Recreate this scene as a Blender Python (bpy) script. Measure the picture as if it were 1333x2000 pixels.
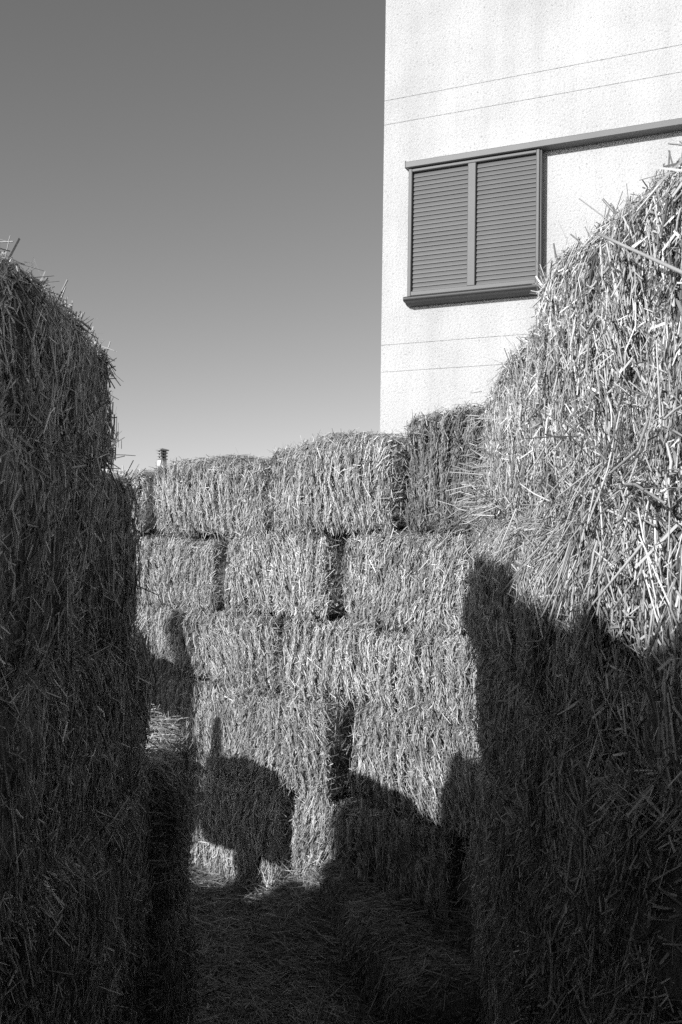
import bpy, math, random
import numpy as np
from mathutils import Matrix, Vector

for o in list(bpy.data.objects):
    bpy.data.objects.remove(o)
scene = bpy.context.scene
COL = scene.collection
R = math.radians

# ------------------------------------------------------------------ camera
cam_d = bpy.data.cameras.new("camera")
cam_d.sensor_fit = 'VERTICAL'
cam_d.sensor_height = 36.0
cam_d.lens = 35.0
cam_d.clip_start = 0.03
cam_d.clip_end = 3000.0
cam = bpy.data.objects.new("camera", cam_d)
COL.objects.link(cam)
cam.matrix_world = (Matrix.Translation((0, 0, 1.45))
                    @ Matrix.Rotation(R(90) + math.atan(65 / 1944.0), 4, 'X')
                    @ Matrix.Rotation(0.015, 4, 'Z'))
scene.camera = cam

# ------------------------------------------------------------------ sky and sun (a black-and-white photograph: the sky is
# read through an orange filter and everything is neutral grey)
SUN_H = Vector((-0.722, -0.692, 0)).normalized()
SUN_EL = R(20.5)
world = bpy.data.worlds.new("World")
scene.world = world
world.use_nodes = True
nt = world.node_tree
for n in list(nt.nodes):
    nt.nodes.remove(n)
sky = nt.nodes.new('ShaderNodeTexSky')
sky.sky_type = 'NISHITA'
sky.sun_disc = False
sky.sun_elevation = SUN_EL
sky.sun_rotation = math.atan2(SUN_H.x, SUN_H.y)
sky.air_density = 1.0
sky.dust_density = 0.6
sky.ozone_density = 1.0
sep = nt.nodes.new('ShaderNodeSeparateColor')
m1 = nt.nodes.new('ShaderNodeMath'); m1.operation = 'MULTIPLY'; m1.inputs[1].default_value = 0.85
m2 = nt.nodes.new('ShaderNodeMath'); m2.operation = 'MULTIPLY_ADD'; m2.inputs[1].default_value = 0.30
bg = nt.nodes.new('ShaderNodeBackground'); bg.inputs['Strength'].default_value = 0.114
wo = nt.nodes.new('ShaderNodeOutputWorld')
nt.links.new(sky.outputs[0], sep.inputs[0])
nt.links.new(sep.outputs[0], m1.inputs[0])
nt.links.new(sep.outputs[1], m2.inputs[0])
nt.links.new(m1.outputs[0], m2.inputs[2])
nt.links.new(m2.outputs[0], bg.inputs['Color'])
nt.links.new(bg.outputs[0], wo.inputs['Surface'])

sun_d = bpy.data.lights.new("sun", 'SUN')
sun_d.energy = 5.0
sun_d.angle = R(0.53)
sun_d.color = (1.0, 1.0, 1.0)
sun = bpy.data.objects.new("sun", sun_d)
COL.objects.link(sun)
to_sun = Vector((SUN_H.x * math.cos(SUN_EL), SUN_H.y * math.cos(SUN_EL), math.sin(SUN_EL)))
sun.rotation_euler = to_sun.to_track_quat('Z', 'Y').to_euler()
sun.location = to_sun * 30

scene.view_settings.view_transform = 'Standard'
scene.view_settings.look = 'None'
scene.view_settings.exposure = 0.0
scene.view_settings.gamma = 1.0
scene.view_settings.use_curve_mapping = False
scene.cycles.max_bounces = 4
scene.cycles.diffuse_bounces = 2
scene.cycles.use_denoising = False

# ------------------------------------------------------------------ materials
def new_mat(name):
    m = bpy.data.materials.new(name)
    m.use_nodes = True
    t = m.node_tree
    b = t.nodes['Principled BSDF']
    return m, t, b

def ramp(t, stops):
    r = t.nodes.new('ShaderNodeValToRGB')
    while len(r.color_ramp.elements) < len(stops):
        r.color_ramp.elements.new(0.5)
    for e, (p, v) in zip(r.color_ramp.elements, stops):
        e.position = p
        e.color = (v, v, v, 1)
    return r

def straw_mat(name, gain=1.0):
    """each stem its own grey, each bale a little lighter or darker, blotches of weathering"""
    m, t, b = new_mat(name)
    geo = t.nodes.new('ShaderNodeNewGeometry')
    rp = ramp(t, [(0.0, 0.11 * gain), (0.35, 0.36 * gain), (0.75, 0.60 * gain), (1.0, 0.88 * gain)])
    t.links.new(geo.outputs['Random Per Island'], rp.inputs[0])
    info = t.nodes.new('ShaderNodeObjectInfo')
    mr = t.nodes.new('ShaderNodeMapRange')
    mr.inputs[3].default_value = 0.88
    mr.inputs[4].default_value = 1.08
    t.links.new(info.outputs['Random'], mr.inputs[0])
    tc = t.nodes.new('ShaderNodeTexCoord')
    nz = t.nodes.new('ShaderNodeTexNoise')
    nz.inputs['Scale'].default_value = 9.0
    nz.inputs['Detail'].default_value = 4.0
    t.links.new(tc.outputs['Object'], nz.inputs['Vector'])
    mr2 = t.nodes.new('ShaderNodeMapRange')
    mr2.inputs[1].default_value = 0.3
    mr2.inputs[2].default_value = 0.7
    mr2.inputs[3].default_value = 0.66
    mr2.inputs[4].default_value = 1.15
    t.links.new(nz.outputs[0], mr2.inputs[0])
    mu = t.nodes.new('ShaderNodeMath'); mu.operation = 'MULTIPLY'
    t.links.new(mr.outputs[0], mu.inputs[0]); t.links.new(mr2.outputs[0], mu.inputs[1])
    mx = t.nodes.new('ShaderNodeVectorMath'); mx.operation = 'SCALE'
    t.links.new(rp.outputs[0], mx.inputs[0]); t.links.new(mu.outputs[0], mx.inputs['Scale'])
    t.links.new(mx.outputs[0], b.inputs['Base Color'])
    b.inputs['Roughness'].default_value = 0.42
    b.inputs['Specular IOR Level'].default_value = 0.45
    return m

def core_mat(name, lo, hi):
    m, t, b = new_mat(name)
    tc = t.nodes.new('ShaderNodeTexCoord')
    mp = t.nodes.new('ShaderNodeMapping')
    mp.inputs['Scale'].default_value = (160, 160, 26)
    nz = t.nodes.new('ShaderNodeTexNoise')
    nz.inputs['Scale'].default_value = 1.0
    nz.inputs['Detail'].default_value = 5.0
    t.links.new(tc.outputs['Object'], mp.inputs[0])
    t.links.new(mp.outputs[0], nz.inputs['Vector'])
    rp = ramp(t, [(0.3, lo), (0.75, hi)])
    t.links.new(nz.outputs[0], rp.inputs[0])
    t.links.new(rp.outputs[0], b.inputs['Base Color'])
    bp = t.nodes.new('ShaderNodeBump')
    bp.inputs['Strength'].default_value = 1.0
    bp.inputs['Distance'].default_value = 0.006
    t.links.new(nz.outputs[0], bp.inputs['Height'])
    t.links.new(bp.outputs[0], b.inputs['Normal'])
    b.inputs['Roughness'].default_value = 0.8
    return m

def stucco_mat():
    m, t, b = new_mat("white_stucco")
    tc = t.nodes.new('ShaderNodeTexCoord')
    n1 = t.nodes.new('ShaderNodeTexNoise')
    n1.inputs['Scale'].default_value = 48.0
    n1.inputs['Detail'].default_value = 4.0
    n1.inputs['Roughness'].default_value = 0.65
    t.links.new(tc.outputs['Object'], n1.inputs['Vector'])
    n2 = t.nodes.new('ShaderNodeTexNoise')
    n2.inputs['Scale'].default_value = 1.1
    n2.inputs['Detail'].default_value = 6.0
    t.links.new(tc.outputs['Object'], n2.inputs['Vector'])
    r1 = ramp(t, [(0.30, 0.32), (0.43, 0.585), (1.0, 0.63)])
    t.links.new(n1.outputs[0], r1.inputs[0])
    r2 = ramp(t, [(0.3, 0.80), (0.66, 1.02)])
    t.links.new(n2.outputs[0], r2.inputs[0])
    mx = t.nodes.new('ShaderNodeMix'); mx.data_type = 'RGBA'; mx.blend_type = 'MULTIPLY'
    mx.inputs['Factor'].default_value = 1.0
    t.links.new(r1.outputs[0], mx.inputs['A']); t.links.new(r2.outputs[0], mx.inputs['B'])
    mp = t.nodes.new('ShaderNodeMapping'); mp.inputs['Scale'].default_value = (5.0, 5.0, 0.35)
    t.links.new(tc.outputs['Object'], mp.inputs[0])
    n3 = t.nodes.new('ShaderNodeTexNoise'); n3.inputs['Scale'].default_value = 1.0; n3.inputs['Detail'].default_value = 5.0
    t.links.new(mp.outputs[0], n3.inputs['Vector'])
    r3 = ramp(t, [(0.34, 0.93), (0.55, 1.0)])
    t.links.new(n3.outputs[0], r3.inputs[0])
    mx3 = t.nodes.new('ShaderNodeMix'); mx3.data_type = 'RGBA'; mx3.blend_type = 'MULTIPLY'
    mx3.inputs['Factor'].default_value = 1.0
    t.links.new(mx.outputs['Result'], mx3.inputs['A']); t.links.new(r3.outputs[0], mx3.inputs['B'])
    t.links.new(mx3.outputs['Result'], b.inputs['Base Color'])
    bp = t.nodes.new('ShaderNodeBump')
    bp.inputs['Strength'].default_value = 1.0
    bp.inputs['Distance'].default_value = 0.012
    t.links.new(n1.outputs[0], bp.inputs['Height'])
    t.links.new(bp.outputs[0], b.inputs['Normal'])
    b.inputs['Roughness'].default_value = 0.9
    return m

def plain_mat(name, v, rough=0.5, spec=0.5, vary=0.08, scale=12.0, metallic=0.0):
    m, t, b = new_mat(name)
    tc = t.nodes.new('ShaderNodeTexCoord')
    nz = t.nodes.new('ShaderNodeTexNoise')
    nz.inputs['Scale'].default_value = scale
    nz.inputs['Detail'].default_value = 5.0
    t.links.new(tc.outputs['Object'], nz.inputs['Vector'])
    rp = ramp(t, [(0.3, v * (1 - vary)), (0.7, v * (1 + vary))])
    t.links.new(nz.outputs[0], rp.inputs[0])
    t.links.new(rp.outputs[0], b.inputs['Base Color'])
    b.inputs['Roughness'].default_value = rough
    b.inputs['Specular IOR Level'].default_value = spec
    b.inputs['Metallic'].default_value = metallic
    return m

M_STRAW = straw_mat("straw")
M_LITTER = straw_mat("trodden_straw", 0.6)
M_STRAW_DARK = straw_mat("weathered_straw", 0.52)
M_STRAW_FAR = straw_mat("cut_straw", 0.95)
M_CORE = core_mat("packed_straw", 0.07, 0.26)
M_GROUND = core_mat("trodden_ground", 0.07, 0.17)
M_STUCCO = stucco_mat()
M_PAINT = plain_mat("painted_shutter", 0.118, 0.5, 0.35, 0.05, 5.0)
M_RAIL = plain_mat("painted_rail", 0.15, 0.5, 0.35, 0.05, 5.0)
M_SILL = plain_mat("shade_dark_sill", 0.038, 0.45, 0.5, 0.08, 6.0)  # sill tone darkened to stand for the shade on its underside
M_CHIM = plain_mat("chimney_render", 0.62, 0.9, 0.2, 0.1, 6.0)
M_CAP = plain_mat("chimney_slab", 0.30, 0.9, 0.2, 0.15, 8.0)
M_TILE = plain_mat("roof_tile", 0.22, 0.85, 0.2, 0.25, 3.0)

# ------------------------------------------------------------------ mesh helpers
def link(name, me, mat, parent=None):
    o = bpy.data.objects.new(name, me)
    COL.objects.link(o)
    if mat is not None and me is not None and not me.materials:
        me.materials.append(mat)
    if parent is not None:
        o.parent = parent
    return o

def tag(o, label=None, cat=None, group=None, kind=None):
    if label: o['label'] = label
    if cat: o['category'] = cat
    if group: o['group'] = group
    if kind: o['kind'] = kind
    return o

def quad_mesh(name, V, Q):
    V = np.ascontiguousarray(V, dtype=np.float32).reshape(-1, 3)
    Q = np.ascontiguousarray(Q, dtype=np.int32).reshape(-1, 4)
    me = bpy.data.meshes.new(name)
    me.vertices.add(len(V))
    me.vertices.foreach_set('co', V.ravel())
    me.loops.add(Q.size)
    me.loops.foreach_set('vertex_index', Q.ravel())
    me.polygons.add(len(Q))
    me.polygons.foreach_set('loop_start', np.arange(0, Q.size, 4, dtype=np.int32))
    me.update(calc_edges=True)
    return me

def poly_mesh(name, verts, faces, smooth=False):
    me = bpy.data.meshes.new(name)
    me.from_pydata(verts, [], faces)
    me.update()
    if smooth:
        me.polygons.foreach_set('use_smooth', [True] * len(me.polygons))
    return me

def prism(name, prof, a0, a1, axis='x'):
    """extrude a closed profile (pairs in the two other axes) along an axis, ends capped"""
    n = len(prof)
    def put(a, p):
        return (a, p[0], p[1]) if axis == 'x' else ((p[0], a, p[1]) if axis == 'y' else (p[0], p[1], a))
    vs = [put(a0, p) for p in prof] + [put(a1, p) for p in prof]
    fs = [(i, (i + 1) % n, n + (i + 1) % n, n + i) for i in range(n)]
    fs += [tuple(range(n - 1, -1, -1)), tuple(range(n, 2 * n))]
    return poly_mesh(name, vs, fs)

def bevel_box(name, x0, x1, y0, y1, z0, z1, b=0.004):
    """box with chamfered long edges along its longest axis"""
    ex = (x1 - x0, y1 - y0, z1 - z0)
    ax = ex.index(max(ex))
    def prof(p0, p1, q0, q1):
        return [(p0 + b, q0), (p1 - b, q0), (p1, q0 + b), (p1, q1 - b), (p1 - b, q1), (p0 + b, q1), (p0, q1 - b), (p0, q0 + b)]
    if ax == 0:
        return prism(name, prof(y0, y1, z0, z1), x0, x1, 'x')
    if ax == 1:
        return prism(name, prof(x0, x1, z0, z1), y0, y1, 'y')
    return prism(name, prof(x0, x1, y0, y1), z0, z1, 'z')

class Noise:
    """smooth pseudo noise: sum of sines with random directions"""
    def __init__(self, rng, k=10):
        d = rng.normal(size=(k, 3))
        self.k = d / np.linalg.norm(d, axis=1, keepdims=True) * rng.uniform(0.6, 1.6, (k, 1))
        self.p = rng.uniform(0, 6.283, k)
    def __call__(self, p, f):
        return np.sin(p @ (self.k.T * (f * 6.283)) + self.p).sum(1) / math.sqrt(len(self.p)) * 0.8

def norm(v):
    return v / np.maximum(np.linalg.norm(v, axis=1, keepdims=True), 1e-9)

def stems(base, dirs, nrm, ln, wd, rng, fold, bend=0.06):
    """straw stems: folded two-segment strips (fold) or single flat blades"""
    N = len(base)
    up = norm(nrm + rng.normal(0, 0.45, (N, 3)))
    side = norm(np.cross(dirs, up)) * (wd[:, None] * 0.5)
    up = norm(np.cross(side, dirs))
    if not fold:
        e = base + dirs * ln[:, None]
        V = np.stack([base - side, base + side, e + side * 0.8, e - side * 0.8], 1)
        Q = np.arange(N)[:, None] * 4 + np.arange(4)[None, :]
        return V.reshape(-1, 3), Q
    bv = norm(rng.normal(size=(N, 3))) * (ln * bend * rng.uniform(0, 1, N))[:, None]
    k = rng.uniform(0.35, 0.65, N)
    mid = base + dirs * (ln * k)[:, None] + bv
    end = base + dirs * ln[:, None]
    rdg = up * (wd[:, None] * 0.38)
    rows = []
    for p, s in ((base, 1.0), (mid, 1.0), (end, 0.7)):
        rows += [p - side * s, p + rdg * s, p + side * s]
    V = np.stack(rows, 1)
    f = np.array([[0, 1, 4, 3], [1, 2, 5, 4], [3, 4, 7, 6], [4, 5, 8, 7]])
    Q = (np.arange(N)[:, None, None] * 9 + f[None]).reshape(-1, 4)
    return V.reshape(-1, 3), Q

def tubes(base, dirs, ln, wd, rng, bend=0.08, k=4):
    """round straw stems, two segments, open ended"""
    N = len(base)
    s = norm(np.cross(dirs, norm(rng.normal(size=(N, 3)))))
    t = np.cross(dirs, s)
    bv = norm(rng.normal(size=(N, 3))) * (ln * bend * rng.uniform(0, 1, N) ** 2)[:, None]
    mid = base + dirs * (ln * rng.uniform(0.35, 0.65, N))[:, None] + bv
    end = base + dirs * ln[:, None]
    rows = []
    for p, sc in ((base, 1.0), (mid, 1.0), (end, 0.8)):
        for j in range(k):
            a = 2 * math.pi * j / k
            rows.append(p + (s * math.cos(a) + t * math.sin(a)) * (wd * 0.5 * sc)[:, None])
    V = np.stack(rows, 1)
    f = np.array([[r * k + j, r * k + (j + 1) % k, (r + 1) * k + (j + 1) % k, (r + 1) * k + j] for r in range(2) for j in range(k)])
    Q = (np.arange(N)[:, None, None] * (3 * k) + f[None]).reshape(-1, 4)
    return V.reshape(-1, 3), Q

def join(parts):
    Vs, Qs, off = [], [], 0
    for V, Q in parts:
        Vs.append(V); Qs.append(Q + off); off += len(V)
    return np.concatenate(Vs), np.concatenate(Qs)

FACES = {'+x': (0, 1), '-x': (0, -1), '+y': (1, 1), '-y': (1, -1), '+z': (2, 1), '-z': (2, -1)}
STEM_COUNT = [0]

def make_bale(dims, seed, dens, near=0.0, rib=1.0, shear=0.0, rad=0.06, lean=0.0, bulge=0.016, fuzz=1.0, rand=0.16, pc=0.66, fringe=None):
    """a packed bale: its body mesh and its stems. Origin at the middle of its underside, length on x.
    dens: stems per square metre by face; near 0..1: long thick stems seen from close by."""
    rng = np.random.default_rng(seed)
    L, W, H = dims
    h = np.array([L / 2, W / 2, H / 2])
    nA, nB, nC = Noise(rng), Noise(rng), Noise(rng)
    pitch = rng.uniform(0.042, 0.058)
    hi = h - rad
    def surf(p):
        q = np.clip(p, -hi, hi)
        n = norm(p - q)
        s = q + n * rad
        return s, n
    def disp(s, n):
        d = 0.018 * nA(s, 2.2) + 0.007 * nB(s, 6.5) + 0.006 * nC(s * np.array([1, 1, 0.6]), 22)
        for a in range(3):
            o = [i for i in range(3) if i != a]
            e = (1 - (s[:, o[0]] / h[o[0]]) ** 2) * (1 - (s[:, o[1]] / h[o[1]]) ** 2)
            d = d + bulge * e * n[:, a] ** 2
        wx = s[:, 0] + 0.008 * nA(s * np.array([1, 1, 0.35]), 3.0)
        g = np.abs(np.sin(np.pi * wx / pitch))
        msk = np.clip(0.6 + 0.7 * nB(s * np.array([1, 1, 0.5]), 1.7), 0, 1.2)
        side = np.maximum(np.abs(n[:, 1]), 0.5 * np.abs(n[:, 2]))
        d = d + rib * 0.027 * (np.sqrt(g) - 0.75) * side * msk
        return d
    def place(s, n, d):
        p = s + n * d[:, None]
        p = p.copy()
        p[:, 0] += shear * p[:, 1] + lean * p[:, 2]
        p[:, 2] += h[2]
        return p
    # body
    VV, QQ, off = [], [], 0
    stp = 0.026 if near > 0.4 else 0.03
    for a, sg in FACES.values():
        o = [i for i in range(3) if i != a]
        nu, nv = max(4, int(2 * h[o[0]] / stp)), max(4, int(2 * h[o[1]] / stp))
        u = np.linspace(-h[o[0]], h[o[0]], nu + 1); v = np.linspace(-h[o[1]], h[o[1]], nv + 1)
        U, Vg = np.meshgrid(u, v, indexing='ij')
        P = np.zeros((U.size, 3)); P[:, o[0]] = U.ravel(); P[:, o[1]] = Vg.ravel(); P[:, a] = sg * h[a]
        s, n = surf(P)
        VV.append(place(s, n, disp(s, n) - 0.012))
        i = np.arange(nu)[:, None] * (nv + 1) + np.arange(nv)[None, :]
        q = np.stack([i, i + nv + 1, i + nv + 2, i + 1], -1).reshape(-1, 4)
        flip = (sg > 0) == (a == 1)
        if flip:
            q = q[:, ::-1]
        QQ.append(q + off); off += U.size
    body = quad_mesh("straw_bale", np.concatenate(VV), np.concatenate(QQ))
    body.polygons.foreach_set('use_smooth', np.ones(len(body.polygons), dtype=bool))
    # stems
    B, D, Nn, T, CH = [], [], [], [], []
    for fk, dn in dens.items():
        a, sg = FACES[fk]
        o = [i for i in range(3) if i != a]
        N = int(4 * h[o[0]] * h[o[1]] * dn)
        if N < 1:
            continue
        P = np.zeros((N, 3))
        P[:, o[0]] = rng.uniform(-h[o[0]], h[o[0]], N)
        P[:, o[1]] = rng.uniform(-h[o[1]], h[o[1]], N)
        P[:, a] = sg * h[a]
        s, n = surf(P)
        if a != 0:
            wx = s[:, 0] + 0.008 * nA(s * np.array([1, 1, 0.35]), 3.0)
            g = np.abs(np.sin(np.pi * wx / pitch))
            keep = (g > rng.random(N) * 0.8 * min(rib, 1.15)) & (nC(s * np.array([1, 1, 0.6]), 22) > rng.normal(-0.75, 0.35, N))
            s, n = s[keep], n[keep]
            N = len(s)
        # run of the stems: upright on the long sides, anyhow on the ends, across on the top
        main = np.zeros((N, 3))
        if a == 1:
            main[:, 2] = 1
            sig, wild = 0.26, rand
        elif a == 0:
            main[:, 2] = 0.7; main[:, 1] = 0.7
            sig, wild = 0.8, 0.5
        else:
            main[:, 1] = 1
            sig, wild = 0.5, 0.35
        main *= rng.choice([-1, 1], N)[:, None]
        main = norm(main - n * (main * n).sum(1)[:, None] + 1e-6)
        perp = norm(np.cross(n, main))
        chaff = rng.random(N) < pc
        ang = rng.normal(0, sig, N) * np.where(chaff, 1.7, 1.0) + 0.38 * nC(s, 1.6)
        w = rng.random(N) < wild
        ang[w] = rng.uniform(-math.pi, math.pi, w.sum())
        t = main * np.cos(ang)[:, None] + perp * np.sin(ang)[:, None]
        edge = np.clip((1 - np.abs(n).max(1)) * 3.4, 0, 1)
        tilt = np.abs(rng.normal(0.03, 0.11, N)) * (1 + 0.8 * edge)
        tilt = np.where(chaff, rng.normal(0.0, 0.34, N), tilt)
        fly = (~chaff) & (rng.random(N) < (0.05 + 0.10 * edge) * fuzz)
        tilt[fly] = rng.uniform(0.3, 1.2, fly.sum())
        d = norm(t * np.cos(tilt)[:, None] + n * np.sin(tilt)[:, None])
        B.append(place(s, n, disp(s, n) + np.where(chaff, rng.normal(-0.007, 0.006, N), rng.normal(-0.003, 0.005, N))))
        D.append(d); Nn.append(n); T.append(tilt); CH.append(chaff)
    if fringe:      # shaggy stems hanging and standing along the edges of one long side
        sg, cnt = fringe
        N = int(cnt * L)
        P = np.zeros((N, 3))
        P[:, 0] = rng.uniform(-h[0], h[0], N)
        clump = np.clip(0.75 + 0.9 * nA(P, 3.1), 0, 1) > rng.random(N)
        P = P[clump]; N = len(P)
        ud = rng.choice([-1.0, -1.0, 1.0], N)
        P[:, 1] = sg * h[1]
        P[:, 2] = ud * (h[2] - np.abs(rng.normal(0, 0.03, N)))
        s, n = surf(P)
        d = np.stack([rng.normal(0.15, 0.55, N), sg * rng.uniform(0.05, 0.5, N), ud * rng.uniform(0.15, 1.0, N)], 1)
        B.append(place(s, n, disp(s, n) + rng.normal(-0.004, 0.005, N)))
        D.append(norm(d)); Nn.append(n); T.append(np.full(N, 0.25)); CH.append(np.zeros(N, dtype=bool))
    B, D, Nn, T, CH = (np.concatenate(x) for x in (B, D, Nn, T, CH))
    N = len(B)
    ln = np.exp(rng.normal(math.log(0.042 + 0.013 * near), 0.42 + 0.14 * near, N))
    ln = np.clip(ln, 0.02, 0.10 + 0.06 * near)
    ln = np.where(CH, np.exp(rng.normal(math.log(0.017 + 0.008 * near), 0.4, N)), ln)
    ln *= np.where((T > 0.3) & ~CH, 0.6 - 0.15 * near, 1.0)
    wd = 0.0019 - 0.0005 * near + (0.0018 + 0.0015 * near) * rng.random(N) ** 2.4
    base = B - D * (ln * np.where(T > 0.3, 0.15, 0.45))[:, None]
    fold = (rng.random(N) < (0.25 + 0.5 * near)) & ~CH
    parts = []
    for f in (True, False):
        k = fold if f else ~fold
        if k.sum():
            if f and near > 0.5:
                parts.append(tubes(base[k], D[k], ln[k], wd[k] * 1.05, rng, 0.16))
            else:
                parts.append(stems(base[k], D[k], Nn[k], ln[k], wd[k] * (1.1 if f else 1.0), rng, f))
    V, Q = join(parts)
    STEM_COUNT[0] += len(Q) * 2
    st = quad_mesh("straw_stems", V, Q)
    st.polygons.foreach_set('use_smooth', np.ones(len(st.polygons), dtype=bool))
    return body, st

def add_bale(name, meshes, loc, yaw, label, group, roll=0.0, pitch=0.0, mat=None):
    body, st = meshes
    o = link(name, body, M_CORE)
    o.location = loc
    o.rotation_euler = (roll, pitch, yaw)
    tag(o, label, 'straw bale', group)
    s = link("straw_stems", st, mat or M_STRAW, o)
    s['kind'] = 'stuff'
    return o

rnd = random.Random(11)

# ------------------------------------------------------------------ the ground
def build_ground():
    xs = np.concatenate([np.linspace(-900, -6, 12)[:-1], np.linspace(-6, 6, 81), np.linspace(6, 900, 12)[1:]])
    ys = np.concatenate([np.linspace(-900, -4, 12)[:-1], np.linspace(-4, 8, 81), np.linspace(8, 900, 12)[1:]])
    X, Y = np.meshgrid(xs, ys, indexing='ij')
    rng = np.random.default_rng(3)
    nz = Noise(rng)
    P = np.stack([X.ravel(), Y.ravel(), np.zeros(X.size)], 1)
    near = (np.abs(P[:, 0]) < 5.5) & (P[:, 1] > -3.5) & (P[:, 1] < 7.5)
    def drift(p):
        dd = (3.9 - p[:, 0] - p[:, 1]) * 0.707
        amt = np.clip(0.42 - dd, 0, 0.42) * 0.34 * np.clip(1 + 1.6 * p[:, 0], 0.15, 1.2) * (1 + 0.4 * nz(p, 1.3))
        return np.where((dd > -0.3) & (p[:, 0] > -1.5) & (p[:, 0] < 1.0), amt, 0.0)
    P[:, 2] = np.where(near, 0.010 * nz(P, 0.7) + 0.006 * nz(P, 2.3) - 0.015, -0.015)
    P[:, 2] += drift(P)
    n2 = len(ys)
    i = np.arange(len(xs) - 1)[:, None] * n2 + np.arange(n2 - 1)[None, :]
    Q = np.stack([i, i + n2, i + n2 + 1, i + 1], -1).reshape(-1, 4)
    g = link("ground", quad_mesh("ground", P, Q), M_GROUND)
    tag(g, kind='structure')
    # litter of trodden straw on it
    N = 90000
    b = np.stack([rng.uniform(-1.25, 0.5, N), rng.uniform(2.5, 5.2, N), np.zeros(N)], 1)
    keep = b[:, 0] + b[:, 1] < 4.15
    b = b[keep]; N = len(b)
    b[:, 2] = 0.010 * nz(b, 0.7) + 0.006 * nz(b, 2.3) - 0.015 + np.abs(rng.normal(0, 0.008, N)) + 0.003
    b[:, 2] += drift(b)
    a = rng.uniform(0, 6.283, N)
    d = norm(np.stack([np.cos(a), np.sin(a), np.abs(rng.normal(0.03, 0.16, N))], 1))
    up = np.tile(np.array([[0, 0, 1.0]]), (N, 1))
    ln = np.clip(np.exp(rng.normal(math.log(0.055), 0.5, N)), 0.02, 0.22) * np.where(rng.random(N) < 0.55, 0.38, 1.0)
    wd = 0.0017 + 0.003 * rng.random(N) ** 2
    k = rng.random(N) < 0.25
    V, Q = join([stems(b[k], d[k], up[k], ln[k] * 1.2, wd[k], rng, True, 0.1), stems(b[~k], d[~k], up[~k], ln[~k], wd[~k], rng, False)])
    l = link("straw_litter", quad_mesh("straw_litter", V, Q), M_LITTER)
    tag(l, 'trodden loose straw strewn over the path between the bale walls', 'straw', kind='stuff')
build_ground()

# ------------------------------------------------------------------ the white building with its sliding shutter
def build_building():
    root = bpy.data.objects.new("building", None)
    COL.objects.link(root)
    root.location = (0.373, 9.8, 0)
    e = Vector((0.90563302, -0.42406229, 0))
    root.rotation_euler = (0, 0, math.atan2(e.y, e.x))      # local x runs right along the wall, local -y faces the camera
    tag(root, 'tall white rendered building with grey louvred shutter behind the bales', 'building')
    W, D, H = 9.0, 8.0, 10.5
    link("wall_core", bevel_box("wall_core", 0.008, W, 0.008, D, -0.3, H, 0.002), M_STUCCO, root)
    zs = [0.0, 3.166, 3.434, 5.646, 5.890, 8.4, H]
    g = 0.002
    for i in range(len(zs) - 1):
        p = link("wall_panel", bevel_box("wall_panel", 0.0, W + 0.01, 0.0, 0.4, zs[i] + g / 2, zs[i + 1] - g / 2, 0.003), M_STUCCO, root)
    link("coping", bevel_box("coping", -0.06, W + 0.06, -0.06, D, H + 0.002, H + 0.09, 0.01), M_RAIL, root)
    # rail along the wall head of the opening
    rail = link("shutter_rail", prism("shutter_rail", [(-0.002, 5.125), (-0.12, 5.125), (-0.13, 5.131), (-0.13, 5.180), (-0.122, 5.188), (-0.002, 5.196)], 0.285, 5.2, 'x'), M_RAIL, root)
    link("rail_end", bevel_box("rail_end", 0.279, 0.2845, -0.134, -0.002, 5.122, 5.198, 0.003), M_RAIL, rail)
    # sill below it, with a rounded nose
    pr = []
    for k in range(9):
        a = R(90 + k * 180 / 8)
        pr.append((-0.135 + 0.024 * math.cos(a), 3.836 + 0.024 * math.sin(a)))
    sill = link("window_sill", prism("window_sill", [(-0.002, 3.866)] + pr + [(-0.10, 3.806), (-0.06, 3.79), (-0.002, 3.785)], 0.288, 5.2, 'x'), M_SILL, root)
    # the louvred shutter
    sh = bpy.data.objects.new("shutter", None); COL.objects.link(sh); sh.parent = root
    y0, y1 = -0.100, -0.052
    z0, z1 = 3.872, 5.121
    def fr(nm, a, b, c, d, yy=y0):
        return link(nm, bevel_box(nm, a, b, yy, y1, c, d, 0.006), M_PAINT, sh)
    fr("stile", 0.306, 0.344, z0, z1)
    fr("stile", 0.907, 0.987, z0 + 0.048, z1 - 0.034, y0 + 0.004)
    fr("stile", 1.563, 1.596, z0, z1)
    fr("edge_strip", 1.598, 1.614, z0 + 0.004, z1 - 0.004, y0 + 0.012)
    fr("frame_rail", 0.345, 1.562, z1 - 0.032, z1 - 0.001, y0 + 0.002)
    fr("frame_rail", 0.345, 1.562, z0 + 0.001, z0 + 0.046, y0 + 0.002)
    # slats: a shallow arc in section, leaning so that each overlaps the next
    lo, hi, n = z0 + 0.050, z1 - 0.036, 27
    pt = (hi - lo) / n
    outer, inner = [], []
    for k in range(6):
        f = k / 5.0
        zz = -0.003 + f * (pt + 0.003)
        yy = -0.012 + 0.012 * f ** 1.5
        outer.append((yy, zz)); inner.append((yy + 0.005, zz))
    prof = outer + inner[::-1]
    m1 = prism("slat", prof, 0.3445, 0.9065, 'x')
    m2 = prism("slat", prof, 0.9875, 1.5625, 'x')
    for me in (m1, m2):
        for i in range(n):
            s = link("slat", me, M_PAINT, sh)
            s.location = (0, y1 - 0.008 + rnd.uniform(-0.0006, 0.0006), lo + i * pt)
            s.rotation_euler = (rnd.uniform(-0.02, 0.02), 0, 0)
    link("backing", bevel_box("backing", 0.345, 1.562, -0.046, -0.040, z0, z1, 0.001), M_SILL, sh)
build_building()

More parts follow.
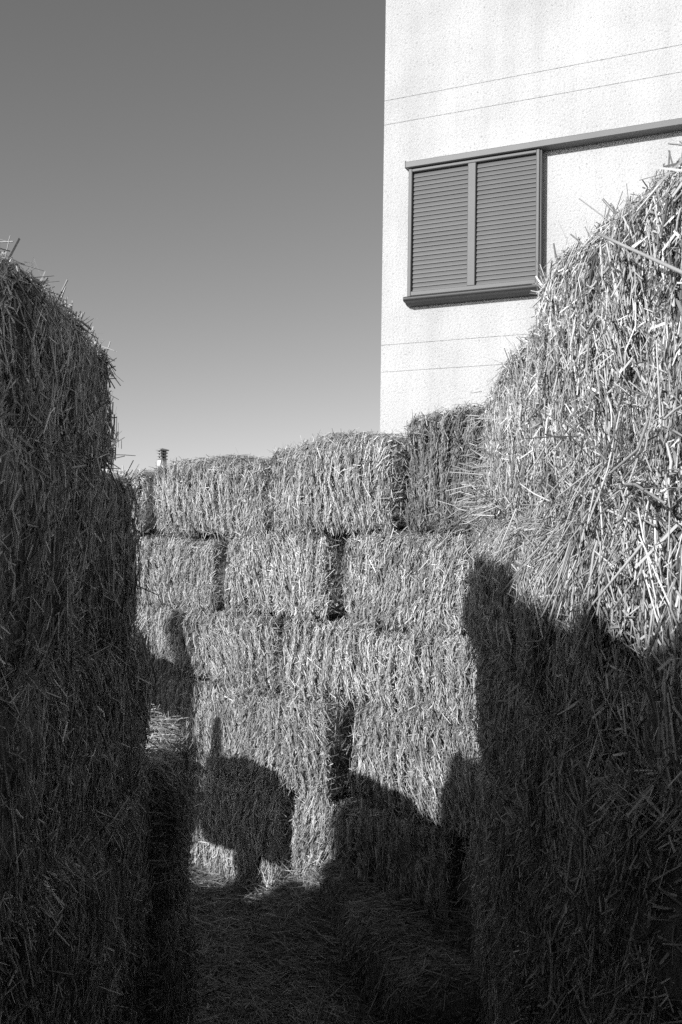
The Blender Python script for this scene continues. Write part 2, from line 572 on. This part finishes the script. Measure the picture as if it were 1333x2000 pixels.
# ------------------------------------------------------------------ two chimneys of houses far beyond the far wall
def house(px, py, ztop, w, label, yaw=R(40)):
    root = bpy.data.objects.new("house", None); COL.objects.link(root)
    root.location = (px, py, 0)
    root.rotation_euler = (0, 0, yaw)
    tag(root, label, 'house', 'houses far beyond the bale walls')
    eave, ridge = 2.3, ztop - 1.75
    link("wall", bevel_box("wall", -3.5, 4.5, -1.6, 4.0, -0.2, eave, 0.02), M_CHIM, root)
    link("roof", prism("roof", [(-2.0, eave - 0.05), (1.2, ridge), (4.4, eave - 0.05), (4.4, eave + 0.1), (1.2, ridge + 0.15), (-2.0, eave + 0.1)], -3.8, 4.8, 'x'), M_TILE, root)
    ch = link("chimney", bevel_box("chimney", -w, w, -w, w, eave + 0.1, ztop - 0.52, 0.01), M_CHIM, root)
    for sx in (-1, 1):
        for sy in (-1, 1):
            a, b = sx * (w - 0.06), sy * (w - 0.06)
            link("pillar", bevel_box("pillar", a - 0.045, a + 0.045, b - 0.045, b + 0.045, ztop - 0.5195, ztop - 0.1, 0.004), M_CAP, ch)
    link("flue", bevel_box("flue", -w * 0.45, w * 0.45, -w * 0.45, w * 0.45, ztop - 0.5195, ztop - 0.11, 0.01), M_SILL, ch)
    for z in (ztop - 0.50, ztop - 0.36, ztop - 0.22):
        q = w + 0.03
        me = poly_mesh("slab", [(-q, -q, z), (q, -q, z), (q, q, z), (-q, q, z), (-q, -q, z + 0.05), (q, -q, z + 0.05), (q, q, z + 0.05), (-q, q, z + 0.05)],
                       [(3, 2, 1, 0), (4, 5, 6, 7), (0, 1, 5, 4), (1, 2, 6, 5), (2, 3, 7, 6), (3, 0, 4, 7)])
        link("slab", me, M_CAP, ch)
    q = w + 0.07
    z = ztop - 0.099
    me = poly_mesh("cap", [(-q, -q, z), (q, -q, z), (q, q, z), (-q, q, z), (-q, -q, z + 0.05), (q, -q, z + 0.05), (q, q, z + 0.05), (-q, q, z + 0.05), (0, 0, z + 0.13)],
                   [(3, 2, 1, 0), (0, 1, 5, 4), (1, 2, 6, 5), (2, 3, 7, 6), (3, 0, 4, 7), (4, 5, 8), (5, 6, 8), (6, 7, 8), (7, 4, 8)])
    link("cap", me, M_CAP, ch)
house(-8.14, 45.0, 5.70, 0.155, 'far house showing only its small slatted chimney above the bales against the sky')
house(-11.68, 50.0, 6.25, 0.155, 'far house whose thin chimney peeps out beside the dark left bales')

# ------------------------------------------------------------------ far wall, face on the line x + y = 3.9
ORD = ['bottom', 'second', 'third', 'fourth', 'top']
FAR_Z = [(0.0, 0.45), (0.452, 0.83), (0.832, 1.15), (1.152, 1.497), (1.50, 1.842)]
GF = 'bales of the far wall'
far = [
    # course, x0, x1, forward, extra height, rib, label
    (0, -1.42, -0.60, 0.00, 0.0, 1.0, 'straw bale at the foot of the far wall, behind the low sunlit pile'),
    (0, -0.590, -0.215, 0.035, 0.0, 1.0, 'shaded straw bale in the bottom course of the far wall above the sunlit floor patch'),
    (0, -0.205, 0.030, -0.02, 0.0, 1.2, 'narrow end-on straw bale with a sunlit strip, bottom course of the far wall'),
    (0, 0.040, 0.400, 0.03, 0.0, 1.3, 'straw bale in rounded shadow at the right foot of the far wall'),
    (0, 0.41, 0.80, -0.03, 0.0, 1.0, 'straw bale in the dark corner where the far and right walls meet'),
    (1, -1.22, -0.555, -0.02, 0.0, 1.0, 'shaded straw bale, leftmost visible in the second course of the far wall'),
    (1, -0.545, -0.035, 0.03, 0.0, 0.9, 'sunlit straw bale left of the dark slot, second course of the far wall'),
    (1, 0.020, 0.62, -0.015, 0.0, 1.6, 'deeply ribbed sunlit straw bale right of the dark slot, second course of far wall'),
    (2, -1.62, -0.97, -0.02, 0.0, 1.0, 'straw bale in the third course of the far wall, mostly behind the left wall'),
    (2, -0.955, -0.262, 0.015, 0.0, 1.2, 'straw bale with the finger-shaped shadow, third course of the far wall'),
    (2, -0.252, 0.232, -0.02, 0.0, 1.5, 'ribbed sunlit straw bale in the middle of the third course, far wall'),
    (2, 0.245, 0.76, 0.012, 0.0, 0.7, 'sunlit straw bale ending the third course beside the right wall'),
    (3, -1.80, -1.17, 0.0, 0.0, 1.0, 'straw bale in the fourth course of the far wall, mostly behind the left wall'),
    (3, -1.165, -0.555, 0.01, -0.03, 1.0, 'straw bale with dark joints round it, left in the fourth course of far wall'),
    (3, -0.488, -0.052, 0.02, 0.0, 0.9, 'sunlit straw bale left of the widest dark gap, fourth course of far wall'),
    (3, 0.022, 0.445, 0.025, 0.0, 0.7, 'bright straw bale right of the widest dark gap, fourth course of far wall'),
    (3, 0.46, 0.95, -0.02, 0.0, 0.8, 'straw bale of the fourth far course running on behind the right wall'),
    (4, -2.15, -1.58, 0.0, 0.0, 1.0, 'straw bale at the far left end of the top course behind the left wall'),
    (4, -1.56, -0.985, 0.015, -0.035, 1.0, 'leftmost visible straw bale of the far top course, left of the chimney'),
    (4, -0.898, -0.325, 0.01, -0.022, 1.0, 'sunlit straw bale of the far top course right of the chimney'),
    (4, -0.312, 0.207, 0.01, 0.02, 0.9, 'straw bale of the far top course with shaggy combed lower edge'),
    (4, 0.228, 0.74, 0.012, 0.085, 1.7, 'dark ribbed straw bale standing highest in the far top course below the building'),
]
FARD = {'-y': 56000, '+z': 16000, '+x': 14000, '-x': 5000}
seed = 100
for c, x0, x1, fw, ex, rib, lab in far:
    seed += 1
    z0, z1 = FAR_Z[c]
    L = (x1 - x0) * 1.41421
    W = 0.43
    xc = (x0 + x1) / 2
    cx = xc + 0.70711 * (W / 2 - fw)
    cy = 3.9 - xc + 0.70711 * (W / 2 - fw)
    hid = xc < -1.3 or x0 > 0.40
    dn = {k: v * (0.2 if hid else 1.0) for k, v in FARD.items()}
    ex += rnd.uniform(-0.012, 0.006)
    ms = make_bale((L, W, z1 - z0 + ex), seed, dn, near=0.06, rib=rib * 1.35, rad=rnd.uniform(0.034, 0.058), fuzz=1.3, lean=rnd.uniform(-0.09, 0.09), fringe=(-1, 1500))
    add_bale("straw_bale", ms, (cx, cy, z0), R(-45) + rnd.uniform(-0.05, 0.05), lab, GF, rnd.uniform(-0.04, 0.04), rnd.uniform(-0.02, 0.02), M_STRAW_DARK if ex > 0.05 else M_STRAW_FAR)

# ------------------------------------------------------------------ right wall, face at x = 0.40
GR = 'bales of the right wall'
PLACE3 = ['far end', 'middle', 'near end']
rw = {
    4: [(2.12, 3.04, 0.08, 'sunlit straw bale at the far end of the right wall top course'),
        (1.12, 2.10, 0.088, 'tall sunlit straw bale of the right top course below the shutter'),
        (0.10, 1.10, -0.13, 'straw bale of the right top course nearest the camera')],
    3: [(2.36, 3.12, 0.0, 'straw bale with splayed ends at the far end, fourth course of right wall'),
        (1.34, 2.34, 0.0, 'half sunlit straw bale with a burst of long stems, fourth course of right wall'),
        (0.30, 1.32, 0.0, 'straw bale nearest the camera in the fourth course of the right wall')],
    2: [(2.22, 3.11, 0.0, 'shaded straw bale at the far end, third course of the right wall'),
        (1.26, 2.20, 0.0, 'shaded straw bale in the middle of the third course, right wall'),
        (0.30, 1.24, 0.0, 'shaded straw bale nearest the camera, third course of the right wall')],
    1: [(2.42, 3.16, 0.0, 'shaded straw bale at the far end, second course of the right wall'),
        (1.48, 2.40, 0.0, 'shaded straw bale in the middle of the second course, right wall'),
        (0.50, 1.46, 0.0, 'shaded straw bale nearest the camera, second course of the right wall')],
    0: [(2.34, 3.20, 0.0, 'shaded straw bale on the ground at the far end of the right wall'),
        (1.34, 2.32, 0.0, 'shaded straw bale on the ground in the middle of the right wall'),
        (0.34, 1.32, 0.0, 'shaded straw bale on the ground nearest the camera, right wall')],
}
right_top = None
for c, row in rw.items():
    for j, (y0, y1, ex, lab) in enumerate(row):
        seed += 1
        z0, z1 = FAR_Z[c]
        if c == 4:
            z1 = 1.885
        W = 0.44
        px = 0.40 + rnd.uniform(-0.015, 0.02) + W / 2 + (0.025 if c == 4 else -0.012 if c == 3 else 0.0) + (0.03 if j == 0 and c < 4 else 0.0)
        s = 1.0 if j < 2 else 0.25
        lit = 1.0 if c >= 3 else 0.62
        dn = {'+y': 76000 * s * lit, '+z': (18000 if c == 4 else 3000) * s, '+x': 9000 * s, '-x': 4000 * s}
        ms = make_bale((y1 - y0, W, z1 - z0 + ex), seed, dn, near=0.62 if j else 0.55, rib=0.9, rad=0.075 if c == 4 else 0.06, fuzz=0.55, rand=0.26, pc=0.84, fringe=(1, 500 if c == 4 else 1300))
        o = add_bale("straw_bale", ms, (px, (y0 + y1) / 2, z0), R(90) + rnd.uniform(-0.02, 0.02), lab, GR, rnd.uniform(-0.015, 0.015), -0.088 if (c == 4 and j == 1) else 0.06 if (c == 4 and j == 0) else rnd.uniform(-0.01, 0.01))
        if c == 4 and j == 1: right_top = o
        if c == 3 and j == 1: right_burst = o
        if c == 3 and j == 0: right_far4 = o
        if c == 4 and j == 0: right_far5 = o

seed += 1
ms = make_bale((1.22, 0.27, 0.19), seed, {'+y': 30000, '-y': 30000, '+z': 36000, '+x': 15000, '-x': 15000}, near=0.35, rib=0.6, rad=0.06, bulge=0.03, fringe=(-1, 1500))
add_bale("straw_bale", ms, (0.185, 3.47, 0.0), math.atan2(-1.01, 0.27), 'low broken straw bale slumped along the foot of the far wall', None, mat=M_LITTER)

# ------------------------------------------------------------------ left wall, face at x = -0.50, in its own shade
GL = 'bales of the left wall'
LZ = [(0.0, 0.46), (0.462, 0.84), (0.842, 1.22), (1.222, 1.60), (1.575, 1.875)]
lw = {
    4: [(1.28, 2.19, -0.012, 'dark straw bale against the sky at the top of the left wall'),
        (0.30, 1.26, -0.075, 'straw bale next to the camera in the top course of the left wall')],
    3: [(1.54, 2.37, 0.0, 'dark straw bale below the topmost, fourth course of the left wall'),
        (0.58, 1.52, 0.0, 'straw bale next to the camera in the fourth course of the left wall')],
    2: [(1.72, 2.66, 0.0, 'dark straw bale ending the third course of the left wall, above the low pile'),
        (0.76, 1.70, 0.0, 'straw bale next to the camera in the third course of the left wall')],
    1: [(1.62, 2.69, 0.0, 'dark straw bale beside the low pile, second course of the left wall'),
        (0.64, 1.60, 0.0, 'straw bale next to the camera in the second course of the left wall')],
    0: [(1.70, 2.79, 0.0, 'dark straw bale on the ground beside the low pile, left wall'),
        (0.74, 1.68, 0.0, 'straw bale on the ground next to the camera in the left wall')],
}
for c, row in lw.items():
    for j, (y0, y1, ex, lab) in enumerate(row):
        seed += 1
        z0, z1 = LZ[c]
        W = 0.40
        px = -0.50 - W / 2 + rnd.uniform(-0.012, 0.012)
        s = 1.0 if j == 0 else 0.4
        dn = {'-y': 36000 * s, '+z': (16000 if c == 4 else 4000) * s, '+x': 16000 * s, '-x': 1000}
        # local y runs to -x: the far end is skewed along the sun's path
        sh = -0.92 if j == 0 else 0.0
        L = y1 - y0
        yc = (y0 + y1) / 2
        if j == 0:
            yc -= 0.92 * W / 2
        ms = make_bale((L, W, z1 - z0 + ex + (0.0 if c == 4 else 0.025)), seed, dn, near=0.72, rib=1.5, rad=0.06, shear=sh, fuzz=0.6, rand=0.24, pc=0.7, fringe=(-1, 400 if c == 4 else 800))
        o = add_bale("straw_bale", ms, (px, yc, z0), R(90) + rnd.uniform(-0.015, 0.015), lab, GL, rnd.uniform(-0.01, 0.01), 0.05 if (c == 3 and j == 0) else 0.0)

# the low pile at its far end: two short bales set askew, sunlit on top
U = np.array([0.692, -0.722]); Vv = np.array([0.722, 0.692])
def uv(u, v, z):
    p = U * u + Vv * v
    return (float(p[0]), float(p[1]), z)
YV = math.atan2(0.692, 0.722)
YU = math.atan2(-0.722, 0.692)
for (z0, z1, xf, y1, pt, lab) in ((0.0, 0.46, -0.44, 3.06, 0.0, 'short straw bale on the ground under the low pile left of the path'),
                                  (0.462, 0.91, -0.44, 3.05, -0.16, 'short straw bale with sunlit top on the low pile left of the path')):
    seed += 1
    dn = {'-y': 52000, '+y': 14000, '+x': 24000, '-x': 45000, '+z': 56000}
    ms = make_bale((0.42, 0.29, z1 - z0), seed, dn, near=0.4, rib=1.0, rad=0.05, shear=0.95, fringe=(-1, 1200))
    add_bale("straw_bale", ms, (xf - 0.145, y1 - 0.21 + 0.95 * 0.145, z0), R(90), lab, 'bales of the low pile', 0.0, pt)

# ------------------------------------------------------------------ unseen bales added beyond the left wall to shape the shadows on the far wall
GH = 'unseen bales added behind the left wall'
LH = 'unseen straw bale added behind the left wall to shadow the far wall'
hid = [  # long axis, u, v, length, width, z0, z1, roll
    ('u', -3.33, 1.20, 0.95, 0.44, 0.0, 0.46, 0.0), ('u', -3.365, 1.20, 0.51, 0.40, 0.74, 1.02, 0.0),
    ('u', -4.27, 1.15, 0.86, 0.44, 0.0, 0.40, 0.0), ('u', -4.27, 1.15, 0.88, 0.44, 0.402, 0.76, 0.0),
    ('u', -4.11, 1.15, 0.88, 0.44, 0.762, 1.10, 0.0), ('u', -4.19, 1.15, 0.88, 0.44, 1.102, 1.42, 0.0),
]
hd = {'-y': 5000, '+y': 5000, '+x': 5000, '-x': 5000, '+z': 5000}
for ax, u, v, L, W, z0, z1, ro in hid:
    seed += 1
    ms = make_bale((L, W, z1 - z0), seed, hd, near=0.5, rib=0.8, rad=0.05)
    add_bale("straw_bale", ms, uv(u, v, z0), YV if ax == 'v' else YU, LH, GH, ro)
# unseen straw slices added to that stack to shape its shadow
def add_shadow_slice(u, v, z0, w, l, hgt, lab, tilt):
    global seed
    seed += 1
    ms = make_bale((w, l, hgt), seed, hd, near=0.4, rib=0.2, rad=0.04, bulge=0.004)
    o = add_bale("shadow_slice", ms, uv(u, v, z0), YU, lab, None, 0, tilt)
    o['category'] = 'straw slice'
add_shadow_slice(-3.82, 1.15, 1.41, 0.11, 0.3, 0.26, 'unseen upright straw slice added to cast the finger-shaped shadow on far wall', 0.0)
add_shadow_slice(-3.50, 1.15, 1.01, 0.08, 0.3, 0.20, 'small unseen straw slice added to cast the lesser finger shadow on far wall', 0.0)
add_shadow_slice(-2.99, 1.28, 0.455, 0.24, 0.34, 0.13, 'unseen flat straw slice added to keep sun off the path floor', 0.0)
add_shadow_slice(-3.28, 1.20, 0.455, 0.14, 0.34, 0.29, 'unseen straw slice added under a hidden bale for its narrow shadow', 0.0)

# ------------------------------------------------------------------ the two walls run on behind the camera
plain = make_bale((1.0, 0.44, 0.375), 900, {'-y': 2500, '+y': 2500, '+z': 2500, '+x': 2500, '-x': 2500}, near=0.8)
for side, xw, lab in ((-1, -0.50, 'straw bale of the left wall beside and behind the camera'), (1, 0.40, 'straw bale of the right wall beside and behind the camera')):
    for c in range(5):
        zz = (LZ if side < 0 else FAR_Z)[c]
        first = (lw if side < 0 else rw)[c][-1][0]
        for k in range(3):
            o = add_bale("straw_bale", plain, (xw + side * 0.22, first - 0.52 - 1.01 * k, zz[0]), R(90), lab, 'bales beside and behind the camera')
            o.scale = (1, 1, (zz[1] - zz[0]) / 0.375)

for c in range(5):  # end wall added out of view to cut sky light on the path
    o = add_bale("straw_bale", plain, (-0.05, -1.9, FAR_Z[c][0]), 0.0, 'unseen straw bale added behind the camera to darken the path', 'unseen bales added behind the camera')
    o.scale = (0.86, 1, (FAR_Z[c][1] - FAR_Z[c][0]) / 0.375)

# ------------------------------------------------------------------ long loose stems: bursts at the joints of the right wall and single stems
def burst(parent, specs, sd, name="splayed_straw"):
    """specs: (origin, direction, spread, count, length, jitter) in world space"""
    rng = np.random.default_rng(sd)
    parts = []
    for org, dr, spread, cnt, ln, jit in specs:
        N = int(cnt * 0.65)
        b = np.array(org)[None] + rng.normal(0, 1, (N, 3)) * np.array(jit)[None]
        d = norm(norm(np.array([dr], float)) + rng.normal(0, spread, (N, 3)))
        l = ln * rng.uniform(0.5, 1.25, N)
        w = 0.0013 + 0.0028 * rng.random(N) ** 1.8
        parts.append(tubes(b, d, l, w, rng, 0.12, 5))
    V, Q = join(parts)
    bpy.context.view_layer.update()
    inv = np.array(parent.matrix_world.inverted())
    V = V @ inv[:3, :3].T + inv[:3, 3]
    me = quad_mesh(name, V, Q)
    me.polygons.foreach_set('use_smooth', np.ones(len(me.polygons), dtype=bool))
    o = link(name, me, M_STRAW, parent)
    o['kind'] = 'stuff'
    return o
burst(right_burst, [
    ((0.385, 1.62, 1.50), (-0.10, 0.55, -0.75), 0.22, 170, 0.15, (0.012, 0.09, 0.03)),
    ((0.385, 1.60, 1.49), (-0.10, 0.10, -0.95), 0.18, 200, 0.14, (0.012, 0.14, 0.03)),
    ((0.385, 1.75, 1.49), (-0.12, 0.95, -0.25), 0.22, 130, 0.13, (0.012, 0.12, 0.025)),
    ((0.385, 1.45, 1.53), (-0.10, -0.75, 0.1), 0.25, 120, 0.14, (0.012, 0.12, 0.03)),
    ((0.385, 1.38, 1.48), (-0.08, -0.2, -0.9), 0.30, 110, 0.13, (0.012, 0.10, 0.05)),
    ((0.385, 2.2, 1.47), (-0.15, 0.6, -0.5), 0.35, 160, 0.09, (0.012, 0.15, 0.04)),
], 71)
burst(right_far5, [
    ((0.42, 2.93, 1.70), (-0.35, 0.85, -0.1), 0.30, 160, 0.09, (0.02, 0.05, 0.08)),
    ((0.40, 2.80, 1.56), (-0.3, 0.8, -0.2), 0.35, 220, 0.09, (0.02, 0.15, 0.03)),
], 72)
burst(right_top, [
    ((0.475, 1.75, 1.955), (-0.3, 0.2, 0.9), 0.45, 90, 0.05, (0.02, 0.14, 0.008)),
    ((0.475, 1.36, 1.92), (-0.3, 0.1, 0.9), 0.45, 60, 0.045, (0.02, 0.08, 0.008)),
    ((0.385, 1.45, 1.60), (-0.15, -0.4, -0.3), 0.4, 120, 0.13, (0.012, 0.15, 0.04)),
], 73)

def single_stem(parent, a, b, r, bow=0.0, n=6, name="stem"):
    a, b = Vector(a), Vector(b)
    ax = (b - a).normalized()
    s = ax.orthogonal().normalized(); t = ax.cross(s)
    vs, fs = [], []
    for i in range(5):
        f = i / 4
        p = a.lerp(b, f) + Vector((0, 0, 1)) * bow * math.sin(f * math.pi)
        rr = r * (1.0 - 0.25 * f)
        for k in range(n):
            an = 2 * math.pi * k / n
            vs.append(p + (s * math.cos(an) + t * math.sin(an)) * rr)
    for i in range(4):
        for k in range(n):
            fs.append((i * n + k, i * n + (k + 1) % n, (i + 1) * n + (k + 1) % n, (i + 1) * n + k))
    fs += [tuple(range(n - 1, -1, -1)), tuple(range(4 * n, 5 * n))]
    bpy.context.view_layer.update()
    inv = parent.matrix_world.inverted()
    me = poly_mesh(name, [tuple(inv @ v) for v in vs], fs, True)
    return link(name, me, M_STRAW, parent)
single_stem(right_top, (0.42, 1.10, 1.74), (0.335, 1.30, 1.865), 0.0028)
single_stem(right_top, (0.44, 1.36, 1.84), (0.405, 1.37, 1.885), 0.005)
print("stem triangles", STEM_COUNT[0])
